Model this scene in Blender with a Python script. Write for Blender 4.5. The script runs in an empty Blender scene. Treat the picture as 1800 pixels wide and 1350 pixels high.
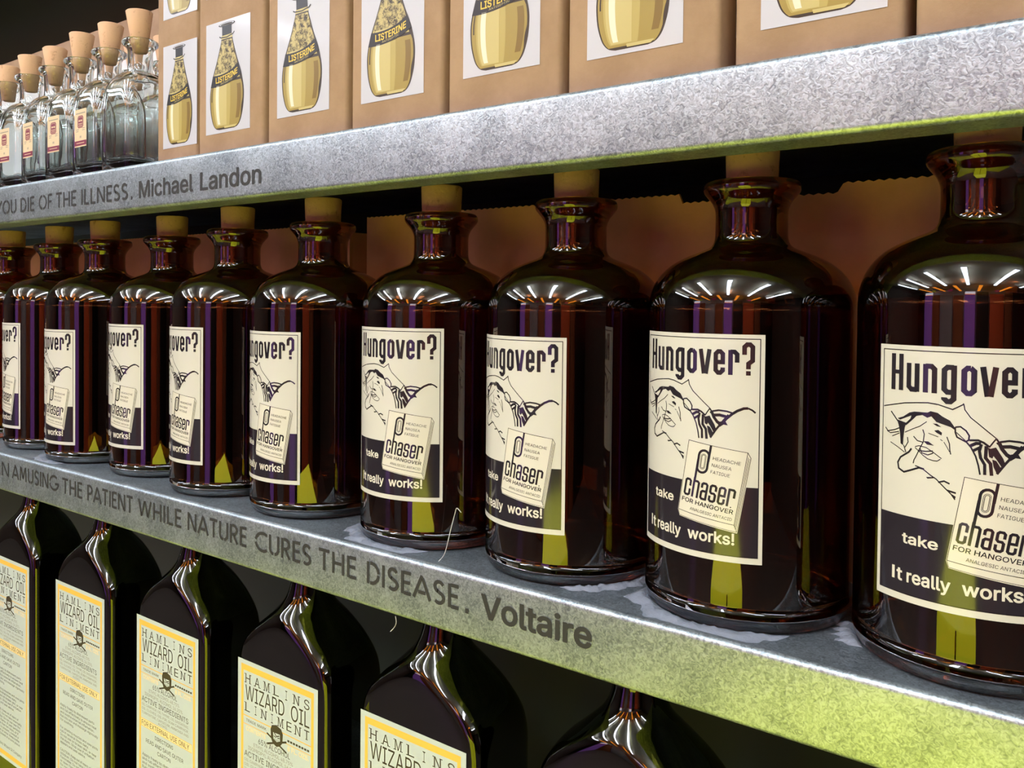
import bpy, bmesh, math, random, os
from mathutils import Vector, Matrix
from mathutils.geometry import tessellate_polygon, delaunay_2d_cdt
random.seed(7)
EXPO = 0.12
TUBE = 31.0
WARM = 9.0
PURP = 2.2  # strength of the glow added to the purple panels
LIME = 2.9  # strength of the added lime glow
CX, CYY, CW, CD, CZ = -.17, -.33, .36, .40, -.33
sc = bpy.context.scene
COL = sc.collection
# ------------------------------------------------------------------ camera
cam_d = bpy.data.cameras.new('camera'); cam = bpy.data.objects.new('camera', cam_d); COL.objects.link(cam)
AX = Vector((0.7991279583, -0.0193927886, 0.6008480889)).normalized()
AZ = Vector((0.0100681141, 0.9997711063, 0.0188777139)).normalized()
AY = AZ.cross(AX)
# rows of the rotation are the world axes seen in camera space
cam.matrix_world = Matrix((AX.to_tuple() + (0,), AY.to_tuple() + (0,), AZ.to_tuple() + (0,), (0, 0, 0, 1)))
cam_d.sensor_width = 36; cam_d.lens = 30.0
cam_d.shift_y = -(675 - 559.4135) / 1800
cam_d.clip_start = 0.02; cam_d.clip_end = 50
sc.camera = cam
sc.view_settings.view_transform = 'Standard'; sc.view_settings.look = 'None'
sc.view_settings.gamma = 1; sc.view_settings.use_curve_mapping = False
sc.view_settings.exposure = EXPO
cy = sc.cycles
cy.max_bounces = 24; cy.transmission_bounces = 20; cy.glossy_bounces = 8; cy.transparent_max_bounces = 12; cy.diffuse_bounces = 7
cy.sample_clamp_indirect = 40.0
world = bpy.data.worlds.new('world'); sc.world = world; world.use_nodes = True
world.node_tree.nodes['Background'].inputs[0].default_value = (0.8, 0.85, 1, 1)
world.node_tree.nodes['Background'].inputs[1].default_value = 0.3
# ------------------------------------------------------------------ materials
def lin(c):
    return tuple((x/255/12.92 if x/255 <= .04045 else ((x/255+.055)/1.055)**2.4) for x in c) + (1,)
MATS = {}
def mat(name, col=None, rough=.5, metal=0., trans=0., ior=1.45, spec=.5, coat=0., emit=None, es=0., noise=None, bump=0., bscale=200., rvar=0.):
    """noise = (scale, second colour, low, high)"""
    m = bpy.data.materials.new(name); m.use_nodes = True; MATS[name] = m
    nt = m.node_tree; b = nt.nodes['Principled BSDF']
    if col is not None: b.inputs['Base Color'].default_value = lin(col)
    b.inputs['Roughness'].default_value = rough; b.inputs['Metallic'].default_value = metal
    b.inputs['Transmission Weight'].default_value = trans; b.inputs['IOR'].default_value = ior
    b.inputs['Specular IOR Level'].default_value = spec; b.inputs['Coat Weight'].default_value = coat
    b.inputs['Coat Roughness'].default_value = .08
    if emit is not None:
        b.inputs['Emission Color'].default_value = lin(emit); b.inputs['Emission Strength'].default_value = es
    if noise or bump or rvar:
        tc = nt.nodes.new('ShaderNodeTexCoord')
    if noise:
        n = nt.nodes.new('ShaderNodeTexNoise'); n.inputs['Scale'].default_value = noise[0]; n.inputs['Detail'].default_value = 6
        n.inputs['Roughness'].default_value = .65
        r = nt.nodes.new('ShaderNodeValToRGB'); e = r.color_ramp.elements
        e[0].position = noise[2]; e[1].position = noise[3]; e[0].color = lin(noise[1]); e[1].color = lin(col)
        nt.links.new(tc.outputs['Object'], n.inputs['Vector']); nt.links.new(n.outputs['Fac'], r.inputs['Fac'])
        nt.links.new(r.outputs['Color'], b.inputs['Base Color'])
    if bump or rvar:
        n2 = nt.nodes.new('ShaderNodeTexNoise'); n2.inputs['Scale'].default_value = bscale; n2.inputs['Detail'].default_value = 3
        nt.links.new(tc.outputs['Object'], n2.inputs['Vector'])
        if bump:
            bp = nt.nodes.new('ShaderNodeBump'); bp.inputs['Strength'].default_value = bump; bp.inputs['Distance'].default_value = .001
            nt.links.new(n2.outputs['Fac'], bp.inputs['Height']); nt.links.new(bp.outputs['Normal'], b.inputs['Normal'])
        if rvar:
            mr = nt.nodes.new('ShaderNodeMapRange'); mr.inputs['To Min'].default_value = rough-rvar; mr.inputs['To Max'].default_value = rough+rvar
            nt.links.new(n2.outputs['Fac'], mr.inputs['Value']); nt.links.new(mr.outputs['Result'], b.inputs['Roughness'])
    return m
def galvanised():
    m = mat('galvanised_steel', (160, 172, 182), rough=.42, metal=.8)
    nt = m.node_tree; b = nt.nodes['Principled BSDF']; tc = nt.nodes.new('ShaderNodeTexCoord')
    v = nt.nodes.new('ShaderNodeTexNoise'); v.inputs['Scale'].default_value = 420; v.inputs['Detail'].default_value = 2; v.inputs['Distortion'].default_value = 1.5
    w = nt.nodes.new('ShaderNodeTexNoise'); w.inputs['Scale'].default_value = 30; w.inputs['Detail'].default_value = 4
    mx = nt.nodes.new('ShaderNodeMath'); mx.operation = 'MULTIPLY_ADD'; mx.inputs[1].default_value = .55; 
    r = nt.nodes.new('ShaderNodeValToRGB'); e = r.color_ramp.elements
    e[0].position = .56; e[1].position = .95; e[0].color = lin((130, 142, 149)); e[1].color = lin((194, 207, 214))
    nt.links.new(tc.outputs['Object'], v.inputs['Vector']); nt.links.new(tc.outputs['Object'], w.inputs['Vector'])
    nt.links.new(w.outputs['Fac'], mx.inputs[0]); nt.links.new(v.outputs['Fac'], mx.inputs[2]); nt.links.new(mx.outputs[0], r.inputs['Fac'])
    # fine scratches
    s = nt.nodes.new('ShaderNodeTexNoise'); s.inputs['Scale'].default_value = 60
    mp = nt.nodes.new('ShaderNodeMapping'); mp.inputs['Scale'].default_value = (1, 60, 60); mp.inputs['Rotation'].default_value = (0, .12, 0)
    nt.links.new(tc.outputs['Object'], mp.inputs['Vector']); nt.links.new(mp.outputs[0], s.inputs['Vector'])
    sr = nt.nodes.new('ShaderNodeValToRGB'); sr.color_ramp.elements[0].position = .72; sr.color_ramp.elements[1].position = .78
    nt.links.new(s.outputs['Fac'], sr.inputs['Fac'])
    mc = nt.nodes.new('ShaderNodeMix'); mc.data_type = 'RGBA'; mc.inputs[7].default_value = lin((215, 224, 230))
    mf = nt.nodes.new('ShaderNodeMath'); mf.operation = 'MULTIPLY'; mf.inputs[1].default_value = .35
    nt.links.new(sr.outputs['Color'], mf.inputs[0]); nt.links.new(mf.outputs[0], mc.inputs[0])
    nt.links.new(r.outputs['Color'], mc.inputs[6]); nt.links.new(mc.outputs[2], b.inputs['Base Color'])
    bp = nt.nodes.new('ShaderNodeBump'); bp.inputs['Strength'].default_value = .25; bp.inputs['Distance'].default_value = .0006
    nt.links.new(v.outputs['Fac'], bp.inputs['Height']); nt.links.new(bp.outputs['Normal'], b.inputs['Normal'])
    mr = nt.nodes.new('ShaderNodeMapRange'); mr.inputs['To Min'].default_value = .3; mr.inputs['To Max'].default_value = .5
    nt.links.new(v.outputs['Fac'], mr.inputs['Value']); nt.links.new(mr.outputs['Result'], b.inputs['Roughness'])
    return m
steel = galvanised()
amber = mat('amber_glass', (138, 80, 42), rough=.0, trans=1, ior=1.72)
olive = mat('dark_green_glass', (60, 60, 16), rough=.0, trans=1, ior=1.7)
clear = mat('clear_glass', (246, 250, 249), rough=.0, trans=1, ior=1.48)
cork = mat('cork', (226, 184, 144), rough=.85, noise=(160, (180, 132, 96), .26, .42), bump=.5, bscale=260)
card = mat('kraft_cardboard', (178, 147, 117), rough=.8, noise=(35, (164, 133, 103), .35, .65), bump=.12, bscale=500)
card2 = mat('brown_cardboard', (238, 178, 134), rough=.8, noise=(25, (226, 166, 122), .35, .65), bump=.12, bscale=500)
paper = mat('cream_label_paper', (210, 207, 198), rough=.28, spec=.5, coat=.3)
inkm = mat('black_ink', (40, 36, 44), rough=.14, spec=.6, coat=.5)
cream = mat('cream_ink', (218, 213, 200), rough=.25, coat=.3)
hpaper = mat('pale_label_paper', (192, 202, 200), rough=.35)
hink = mat('brown_black_ink', (66, 58, 44), rough=.4)
hgrey = mat('grey_ink', (140, 136, 122), rough=.4)
horange = mat('orange_ink', (238, 190, 84), rough=.35)
hpale = mat('pale_orange_ink', (240, 214, 156), rough=.35)
white = mat('white_sheet', (198, 198, 207), rough=.4, coat=.15)
gold_d = mat('dark_brown_ink', (52, 40, 26), rough=.35)
gold = mat('gold_ink', (160, 138, 66), rough=.35)
gold_m = mat('mid_gold_ink', (180, 161, 90), rough=.35)
gold_k = mat('deep_gold_ink', (126, 100, 38), rough=.35)
gold_l = mat('light_gold_ink', (196, 180, 116), rough=.35)
gold_w = mat('highlight_ink', (228, 222, 196), rough=.35)
gold_t = mat('mottled_gold_ink', (194, 176, 112), rough=.35, noise=(230, (60, 48, 26), .40, .56))
yel = mat('yellow_ink', (222, 190, 70), rough=.35)
blk = mat('near_black_ink', (22, 19, 20), rough=.35)
maroon = mat('maroon_ink', (132, 52, 78), rough=.4)
beige = mat('beige_label_paper', (232, 206, 168), rough=.5)
letter = mat('dark_lettering', (50, 50, 50), rough=.6)
dark = mat('dark_painted_steel', (72, 80, 62), rough=.6)
gluem = mat('dried_clear_glue', (214, 222, 236), rough=.25, trans=.65, ior=1.4, bump=.5, bscale=300)
brightener = mat('pale_grey_board', (238, 236, 232), rough=.7)  # for the sheet added to lighten the clear glass
thr = mat('grey_thread', (200, 196, 190), rough=.6)
# ------------------------------------------------------------------ object helpers
def obj(name, me, parent=None, loc=(0, 0, 0), mats=None):
    o = bpy.data.objects.new(name, me); COL.objects.link(o)
    if mats is not None and me is not None:
        for m in mats: me.materials.append(m)
    if parent is not None: o.parent = parent
    o.location = loc
    return o
def tag(o, label=None, cat=None, group=None, kind=None):
    if label: o['label'] = label
    if cat: o['category'] = cat
    if group: o['group'] = group
    if kind: o['kind'] = kind
    return o
def thing(name, loc, label, cat, group=None, rz=0):
    o = obj(name, None, None, loc); o.rotation_euler = (0, 0, rz); o.empty_display_size = .02
    return tag(o, label, cat, group)
def copy_tree(o, parent=None):
    c = o.copy(); COL.objects.link(c); c.parent = parent
    for ch in [k for k in o.children]: copy_tree(ch, c)
    return c
def me_from(name, verts, faces, smooth=False, mi=None):
    me = bpy.data.meshes.new(name); me.from_pydata(verts, [], faces); me.update()
    if smooth: me.polygons.foreach_set('use_smooth', [True]*len(me.polygons))
    if mi: me.polygons.foreach_set('material_index', mi)
    return me
def fix(me):
    bm = bmesh.new(); bm.from_mesh(me); bmesh.ops.remove_doubles(bm, verts=bm.verts, dist=1e-6)
    bmesh.ops.recalc_face_normals(bm, faces=bm.faces); bm.to_mesh(me); bm.free(); return me
def box(name, x0, x1, y0, y1, z0, z1, bev=0., seg=2):
    bm = bmesh.new(); bmesh.ops.create_cube(bm, size=1)
    for v in bm.verts: v.co = Vector(((x0+x1)/2+v.co.x*(x1-x0), (y0+y1)/2+v.co.y*(y1-y0), (z0+z1)/2+v.co.z*(z1-z0)))
    if bev: bmesh.ops.bevel(bm, geom=bm.edges[:], offset=bev, segments=seg, profile=.5, affect='EDGES')
    me = bpy.data.meshes.new(name); bm.to_mesh(me); bm.free()
    if bev: me.polygons.foreach_set('use_smooth', [True]*len(me.polygons)); me.set_sharp_from_angle(angle=.9)
    return me
def catmull(pts, n=4):
    out = []
    for i in range(len(pts)-1):
        p0 = pts[max(i-1, 0)]; p1 = pts[i]; p2 = pts[i+1]; p3 = pts[min(i+2, len(pts)-1)]
        for k in range(n):
            t = k/n
            out.append(tuple(.5*((2*b)+(-a+c)*t+(2*a-5*b+4*c-d)*t*t+(-a+3*b-3*c+d)*t**3) for a, b, c, d in zip(p0, p1, p2, p3)))
    out.append(pts[-1]); return out
def lathe(name, prof, seg=64):
    """prof: (r,z) from axis to axis or open; r==0 ends are capped to the axis"""
    verts = []; rings = []
    for r, z in prof:
        if r < 1e-6: rings.append([len(verts)]); verts.append((0, 0, z))
        else:
            rings.append(list(range(len(verts), len(verts)+seg)))
            verts += [(r*math.cos(2*math.pi*k/seg), r*math.sin(2*math.pi*k/seg), z) for k in range(seg)]
    faces = []
    for a, b in zip(rings, rings[1:]):
        for k in range(seg):
            k2 = (k+1) % seg
            if len(a) == 1: faces.append((a[0], b[k2], b[k]))
            elif len(b) == 1: faces.append((a[k], a[k2], b[0]))
            else: faces.append((a[k], a[k2], b[k2], b[k]))
    return fix(me_from(name, verts, faces, True))
def loft(name, rings, cap=True):
    """rings: lists of (x,y,z) of equal length"""
    n = len(rings[0]); verts = [p for r in rings for p in r]; faces = []
    for i in range(len(rings)-1):
        for k in range(n):
            faces.append((i*n+k, i*n+(k+1) % n, (i+1)*n+(k+1) % n, (i+1)*n+k))
    for idx in (0, len(rings)-1):
        r = rings[idx]; c = tuple(sum(p[j] for p in r)/n for j in range(3)); ci = len(verts); verts.append(c)
        for k in range(n): faces.append((ci, idx*n+k, idx*n+(k+1) % n))
    return fix(me_from(name, verts, faces, True))
# ------------------------------------------------------------------ flat print
FONTS = {}
def font(kind):
    if kind in FONTS: return FONTS[kind]
    f = None
    p = os.path.join(bpy.utils.resource_path('LOCAL'), 'datafiles', 'fonts', {'sans': 'Inter.woff2', 'mono': 'DejaVuSansMono.woff2'}[kind])
    try: f = bpy.data.fonts.load(p)
    except Exception: f = None
    FONTS[kind] = f; return f
TC = {}
def glyphs(txt, kind='sans', bold=0., spacing=1.):
    key = (txt, kind, bold, spacing)
    if key in TC: return TC[key]
    cu = bpy.data.curves.new('t', 'FONT'); cu.body = txt; cu.resolution_u = 2; cu.fill_mode = 'NONE';  cu.space_character = spacing
    f = font(kind)
    if f: cu.font = f
    o = bpy.data.objects.new('t', cu); COL.objects.link(o); bpy.context.view_layer.update()
    me = bpy.data.meshes.new_from_object(o.evaluated_get(bpy.context.evaluated_depsgraph_get()))
    co = [Vector((v.co.x, v.co.y)) for v in me.vertices]; adj = {}
    for e in me.edges:
        p, q = e.vertices; adj.setdefault(p, []).append(q); adj.setdefault(q, []).append(p)
    seen = set(); loops = []
    for s in range(len(co)):
        if s in seen: continue
        l = [s]; seen.add(s); cur = s
        while True:
            c = sorted(k for k in adj.get(cur, []) if k not in seen)
            if not c: break
            cur = c[0]; seen.add(cur); l.append(cur)
        if len(l) > 2: loops.append([co[k] for k in l])
    bpy.data.objects.remove(o); bpy.data.curves.remove(cu); bpy.data.meshes.remove(me)
    vs = []; fs = []
    if bold and loops:                             # heavier weight: a stroke along every contour, merged below
        sa = lambda l: sum(l[k-1].x*l[k].y-l[k].x*l[k-1].y for k in range(len(l)))
        sg = sa(max(loops, key=lambda l: abs(sa(l)))); extra = []
        for l in loops:
            for k in range(len(l)):
                p, q = l[k-1], l[k]; d = q-p
                if d.length < 1e-5: continue
                d = d.normalized()*bold; nn = Vector((-d.y, d.x)); e = d*.6
                r = [p-e-nn, q+e-nn, q+e+nn, p-e+nn]
                if sa(r)*sg < 0: r.reverse()
                extra.append(r)
        loops = loops+extra
    # the font's contours overlap themselves: triangulate and keep what has a non-zero winding number, cluster by cluster
    bb = [(min(p.x for p in l), max(p.x for p in l)) for l in loops]; order = sorted(range(len(loops)), key=lambda k: bb[k][0]); groups = []; hi = -1e9
    for k in order:
        if bb[k][0] > hi: groups.append([])
        groups[-1].append(loops[k]); hi = max(hi, bb[k][1])
    for g in groups:
        pts = []; eds = []
        for l in g:
            b0 = len(pts); pts += l; eds += [(b0+k, b0+(k+1) % len(l)) for k in range(len(l))]
        rv, _, rf, *_r = delaunay_2d_cdt(pts, eds, [], 0, 1e-5)
        b0 = len(vs); vs += [(p.x, p.y) for p in rv]
        for t in rf:
            cx = sum(rv[k].x for k in t)/3; cy_ = sum(rv[k].y for k in t)/3; wn = 0
            for l in g:
                for k in range(len(l)):
                    p = l[k-1]; q = l[k]
                    if (p.y > cy_) != (q.y > cy_) and cx < p.x+(cy_-p.y)*(q.x-p.x)/(q.y-p.y): wn += 1 if q.y > p.y else -1
            if wn: fs.append(tuple(b0+k for k in t))
    TC[key] = (vs, fs); return TC[key]
CAP = {}
def capheight(kind, bold):
    if (kind, bold) not in CAP:
        vs, _ = glyphs('H', kind, bold); CAP[(kind, bold)] = max(v[1] for v in vs)
    return CAP[(kind, bold)]
class Art:
    """2-D print, v measured downward from the top of the sheet (mm)"""
    def __init__(self): self.v = []; self.f = []; self.m = []; self.lay = []
    def tri(self, vs, fs, m, lay):
        b = len(self.v); self.v += vs; self.f += [tuple(i+b for i in f) for f in fs]; self.m += [m]*len(fs); self.lay += [lay]*len(vs)
    def poly(self, pts, m, lay):
        t = tessellate_polygon([[Vector((x, y, 0)) for x, y in pts]]); self.tri(list(pts), [tuple(a) for a in t], m, lay)
    def rect(self, x0, y0, x1, y1, m, lay): self.tri([(x0, y0), (x1, y0), (x1, y1), (x0, y1)], [(0, 1, 2, 3)], m, lay)
    def frame(self, x0, y0, x1, y1, w, m, lay):
        self.rect(x0, y0, x1, y0+w, m, lay); self.rect(x0, y1-w, x1, y1, m, lay); self.rect(x0, y0+w, x0+w, y1-w, m, lay); self.rect(x1-w, y0+w, x1, y1-w, m, lay)
    def line(self, pts, w, m, lay, T=None, closed=False):
        if T: pts = [T(*p) for p in pts]
        pts = [Vector(p) for p in pts]
        if closed: pts = pts + [pts[0], pts[1]]
        n = len(pts); L = []; R = []
        for i in range(n):
            a = pts[max(i-1, 0)]; b = pts[min(i+1, n-1)]; p = pts[i]
            d1 = (p-a) if (p-a).length > 1e-9 else (b-p); d2 = (b-p) if (b-p).length > 1e-9 else (p-a)
            d1 = d1.normalized(); d2 = d2.normalized(); t = (d1+d2)
            t = t.normalized() if t.length > 1e-6 else d1
            nn = Vector((-t.y, t.x)); c = max(.45, nn.dot(Vector((-d1.y, d1.x))))
            L.append(p+nn*(w/2/c)); R.append(p-nn*(w/2/c))
        if closed: L = L[1:]; R = R[1:]; n -= 1
        vs = [tuple(q) for q in L]+[tuple(q) for q in R]
        self.tri(vs, [(i, i+1, n+i+1, n+i) for i in range(n-1)], m, lay)
    def text(self, txt, x0, x1, base, cap, m, lay, bold=0., kind='sans', T=None, spacing=1., fn=None):
        vs, fs = glyphs(txt, kind, bold, spacing)
        if not vs: return
        a = min(v[0] for v in vs); b = max(v[0] for v in vs); sy = cap/capheight(kind, bold)
        sx = (x1-x0)/(b-a) if x1 is not None else sy*.9
        out = [(x0+(x-a)*sx, base-y*sy) for x, y in vs]
        if fn: out = [fn(*p) for p in out]
        if T: out = [T(*p) for p in out]
        self.tri(out, fs, m, lay)
    def spaced(self, txt, x0, x1, base, cap, m, lay, bold=0., gw=None, T=None):
        n = len(txt); gw = gw or cap*.75; st = (x1-x0-gw)/(n-1)
        for i, c in enumerate(txt):
            if c == ' ': continue
            w = gw*(.14 if c in 'I.' else 1)
            cx = x0+i*st+gw/2
            self.text(c, cx-w/2, cx+w/2, base, cap, m, lay, bold, T=T)
    def mesh(self, name, mapf, cuts=None, smooth=False):
        bm = bmesh.new(); ly = bm.verts.layers.float.new('lay'); vv = []
        for (x, y), l in zip(self.v, self.lay):
            q = bm.verts.new((x, y, 0)); q[ly] = l; vv.append(q)
        for f, m in zip(self.f, self.m):
            try:
                q = bm.faces.new([vv[i] for i in f]); q.material_index = m
            except ValueError: pass
        if cuts:
            for c in cuts:
                bmesh.ops.bisect_plane(bm, geom=bm.verts[:]+bm.edges[:]+bm.faces[:], dist=1e-5, plane_co=(c, 0, 0), plane_no=(1, 0, 0))
        for f in bm.faces:
            if f.normal.z > 0: f.normal_flip()
        for q in bm.verts: q.co = Vector(mapf(q.co.x, q.co.y, q[ly]))
        me = bpy.data.meshes.new(name); bm.normal_update(); bm.to_mesh(me); bm.free()
        if smooth: me.polygons.foreach_set('use_smooth', [True]*len(me.polygons))
        return me
# ------------------------------------------------------------------ the shop behind the camera (seen in the glass and steel)
FLOOR = -1.45; CEIL = 1.85
wallm = mat('grey_wall_paint', (214, 210, 204), rough=.8)
ceilm = mat('ceiling_paint', (164, 160, 142), rough=.9)
floorm = mat('concrete_floor', (104, 98, 92), rough=.4, noise=(3, (88, 82, 78), .3, .7))
purple = mat('purple_panel_glow', (120, 50, 160), rough=.7, emit=(122, 80, 150), es=PURP)  # panels known from reflections; glow added to strengthen them in the glass
fascia = mat('backlit_white_fascia', (240, 240, 250), emit=(230, 232, 250), es=5)
ambs = mat('backlit_amber_strip', (240, 150, 60), emit=(255, 140, 50), es=5)
lime = mat('lime_laminate', (214, 224, 50), rough=.45)
pink = mat('pink_card', (230, 90, 150), rough=.6)
greyp = mat('grey_display_panel', (150, 146, 150), rough=.6)
brownp = mat('brown_display_panel', (150, 84, 50), rough=.6)
redp = mat('brick_red_panel', (222, 96, 52), rough=.6)
blackp = mat('black_panel', (24, 22, 22), rough=.5)
tubem = mat('lit_tube', (255, 255, 255), emit=(232, 240, 255), es=TUBE)
warmm = mat('lit_amber_tube', (255, 180, 90), emit=(255, 150, 40), es=WARM)
def struct(name, me, m): return tag(obj(name, me, None, (0, 0, 0), [m]), kind='structure')
XL, XR, YF = -5.5, 4.5, -5.0
struct('floor', box('floor', XL, XR, YF, 1.6, FLOOR-.05, FLOOR), floorm)
struct('ceiling', box('ceiling', XL, XR, YF, 1.6, CEIL, CEIL+.05), ceilm)
struct('wall_front', box('wall_front', XL, XR, YF-.05, YF, FLOOR, CEIL), wallm)
struct('wall_back', box('wall_back', XL, XR, 1.6, 1.65, FLOOR, CEIL), wallm)
darkw = mat('dark_brown_wall_paint', (70, 60, 52), rough=.7)
struct('wall_left', box('wall_left', XL-.05, XL, YF, 1.6, FLOOR, CEIL), darkw)
struct('wall_right', box('wall_right', XR, XR+.05, YF, 1.6, FLOOR, CEIL), darkw)
def lamp(x, y0, y1, z, m, nm, lab, grp, r=.04):
    t = thing(nm, (x, (y0+y1)/2, z), lab, 'light', grp)
    obj('tube', box('tube', -r, r, -(y1-y0)/2, (y1-y0)/2, -.03, 0, .01), t, mats=[m])
    [obj('end_cap', box('end_cap', -r, r, e*(y1-y0)/2-.02, e*(y1-y0)/2+.02, -.032, .03, .004), t, mats=[ceilm]) for e in (-1, 1)]
    obj('hanger', box('hanger', -.006, .006, -.3, .3, 0, CEIL-z, .001), t, mats=[ceilm])
for x, lab in zip((-4.2, -2.9, -1.6, -.4, .9, 2.4), ('far left', 'second from the left', 'third from the left', 'just left of the camera', 'just right of the camera', 'far right')):
    lamp(x, -2.7, -.5, CEIL-.22, tubem, 'tube_light', 'long white ceiling tube light, %s of its row behind the camera' % lab, 'white ceiling tubes', .075)
for x, lab in zip((-3.5, -2.2, -1.0, .2, 1.6), ('far left', 'second from left', 'middle', 'second from right', 'far right')):
    lamp(x, -4.1, -2.3, CEIL-.42, warmm, 'amber_tube_light', 'hanging amber tube light near the far wall, %s of its row' % lab, 'amber hanging tubes', .085)
for x0, x1, z1, m, nm, lab in [(-5.4, -4.5, 1.2, blackp, 'black_display_panel', 'black panel in the far left corner'), (-4.4, -3.5, 1.0, purple, 'purple_display_panel', 'tall purple panel with added glow at the left of the far wall'),
        (-3.4, -2.7, 1.0, brownp, 'brown_display_panel', 'brown panel right of the left purple panel'), (-2.6, -1.6, .95, greyp, 'grey_display_panel', 'grey panel in the middle of the far wall'), (-1.5, -.8, .9, brownp, 'brown_display_panel', 'brown panel left of the right purple panel'),
        (-.7, .0, 1.0, purple, 'purple_display_panel', 'tall purple panel with added glow nearest the middle of the aisle'), (.1, .9, 1.3, blackp, 'black_display_panel', 'black panel right of the purple panel'),
        (1.0, 2.0, 1.1, redp, 'brick_red_display_panel', 'brick red panel on the right of the aisle'), (2.1, 2.7, 1.2, brownp, 'brown_display_panel', 'brown panel right of the brick red panel'), (2.8, 4.4, 1.4, blackp, 'black_display_panel', 'wide black panel at the far right of the aisle')]:
    tag(obj(nm, box(nm, x0, x1, -4.3, -4.2, FLOOR, z1, .01), None, mats=[m]), lab, 'panel')
for x, z, m, nm, lab in [(-1.5, 1.15, pink, 'pink_hanging_sign', 'small pink sign hanging from the ceiling'), (-2.75, 1.1, lime, 'lime_hanging_sign', 'small lime sign hanging from the ceiling'), (1.2, 1.1, pink, 'pink_hanging_sign', 'second pink sign hanging on the right')]:
    tag(obj(nm, box(nm, x-.15, x+.15, -3.3, -3.28, z, z+.28, .004), None, mats=[m]), lab, 'sign')
for x0, x1, wh in ((-4.4, -3.5, 'left'), (-.7, .0, 'right')):
    tag(obj('lit_fascia', box('lit_fascia', x0, x1, -4.3, -4.2, 1.06, 1.36, .01), None, mats=[fascia]), 'white lit fascia above the %s purple panel' % wh, 'sign', 'white lit fascias')
    tag(obj('amber_strip', box('amber_strip', x0, x1, -4.3, -4.19, 1.005, 1.05, .004), None, mats=[ambs]), 'thin amber strip light on top of the %s purple panel' % wh, 'light', 'amber strips')
# added glowing lime plinth in place of a lime garment; tints steel and corks
limelit = mat('added_lime_glow', (214, 224, 60), rough=.4, emit=(220, 222, 44), es=LIME)
ct = thing('lime_glow_block', (CX, CYY, FLOOR), 'added glowing lime plinth below the camera, in place of a lime garment', 'plinth')
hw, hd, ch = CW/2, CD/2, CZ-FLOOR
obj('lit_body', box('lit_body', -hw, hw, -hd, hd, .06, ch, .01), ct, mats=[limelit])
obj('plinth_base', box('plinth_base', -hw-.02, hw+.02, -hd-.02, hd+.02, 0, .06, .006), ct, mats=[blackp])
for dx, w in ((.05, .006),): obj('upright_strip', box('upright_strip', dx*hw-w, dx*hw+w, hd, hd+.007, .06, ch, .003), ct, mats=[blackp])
tag(obj('lime_bounce_runner', box('lime_bounce_runner', -3.2, 1.2, -1.1, .25, FLOOR, FLOOR+.012, .004), None, mats=[lime]), 'added lime green runner on the floor, bouncing lime light at the shelves', 'rug')  # runner added to bounce lime light onto the shelf edges
# ------------------------------------------------------------------ shelves
UP, MID, LOW, TOP = .1165, -.1715, -.575, .66        # deck heights
XA, XB = -2.3, .75
YE, YB = .4045, .80
def shelf_mesh(zd):
    """folded sheet: deck, rounded bead, face, rolled lower edge and return flange"""
    z = zd
    prof = [(YB, z), (YE+.012, z), (YE+.009, z+.0006), (YE+.006, z+.0022)]
    for k in range(9):
        a = math.radians(90+k*11.25); prof.append((YE+.003+.003*math.cos(a), z-.001+.0035*math.sin(a)))
    prof += [(YE, z-.010), (YE, z-.0345)]
    for k in range(1, 7):
        a = math.radians(k*15); prof.append((YE+.0035-.0035*math.cos(a), z-.0345-.0035*math.sin(a)))
    prof += [(YE+.021, z-.0388), (YE+.021, z-.034)]
    inner = [(YE+.0195, z-.034), (YE+.0195, z-.0373), (YE+.0035, z-.0366), (YE+.0014, z-.034), (YE+.0014, z-.003), (YE+.006, z-.0014), (YB, z-.0014)]
    prof += inner; n = len(prof)
    xs = [XA, XB]; verts = [(x, y, zz) for x in xs for y, zz in prof]
    faces = [(k, (k+1) % n, n+(k+1) % n, n+k) for k in range(n)]+[tuple(range(n)), tuple(range(n, 2*n))]
    me = fix(me_from('shelf_sheet', verts, faces)); me.polygons.foreach_set('use_smooth', [True]*len(me.polygons)); me.set_sharp_from_angle(angle=.6)
    return me
def make_shelf(z, label):
    t = thing('metal_shelf', ((XA+XB)/2, YE, z), label, 'shelf')
    o = obj('shelf_sheet', shelf_mesh(z), t, mats=[steel]); o.location = (-(XA+XB)/2, -YE, -z)
    b = obj('support_bracket', box('support_bracket', XA+.02, XB-.02, .775, .795, z-.03, z-.0016), t, mats=[dark]); b.location = o.location
    return t
shU = make_shelf(UP, 'galvanised shelf edge with the stencilled words ending YOU DIE OF THE ILLNESS')
shM = make_shelf(MID, 'galvanised shelf edge lettered CURES THE DISEASE under the amber bottles')
shL = make_shelf(LOW, 'galvanised bottom shelf under the dark green liniment bottles')
shT = make_shelf(TOP, 'dark shelf high above the cork-topped clear bottles')
for c in shT.children: c.data.materials[0] = dark
un = thing('shelving_frame', ((XA+XB)/2, YB, FLOOR), 'dark steel back panel and uprights behind all the shelves', 'shelving')
o = obj('back_panel', box('back_panel', XA, XB, YB+.001, YB+.02, FLOOR, 1.2), un, mats=[dark]); o.location = (-(XA+XB)/2, -YB, -FLOOR)
for x in (XA, XB):
    o = obj('side_panel', box('side_panel', x-.012 if x < 0 else x+.0005, x-.0005 if x < 0 else x+.012, YE+.01, YB+.02, FLOOR, 1.2), un, mats=[dark]); o.location = (-(XA+XB)/2, -YB, -FLOOR)
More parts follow.
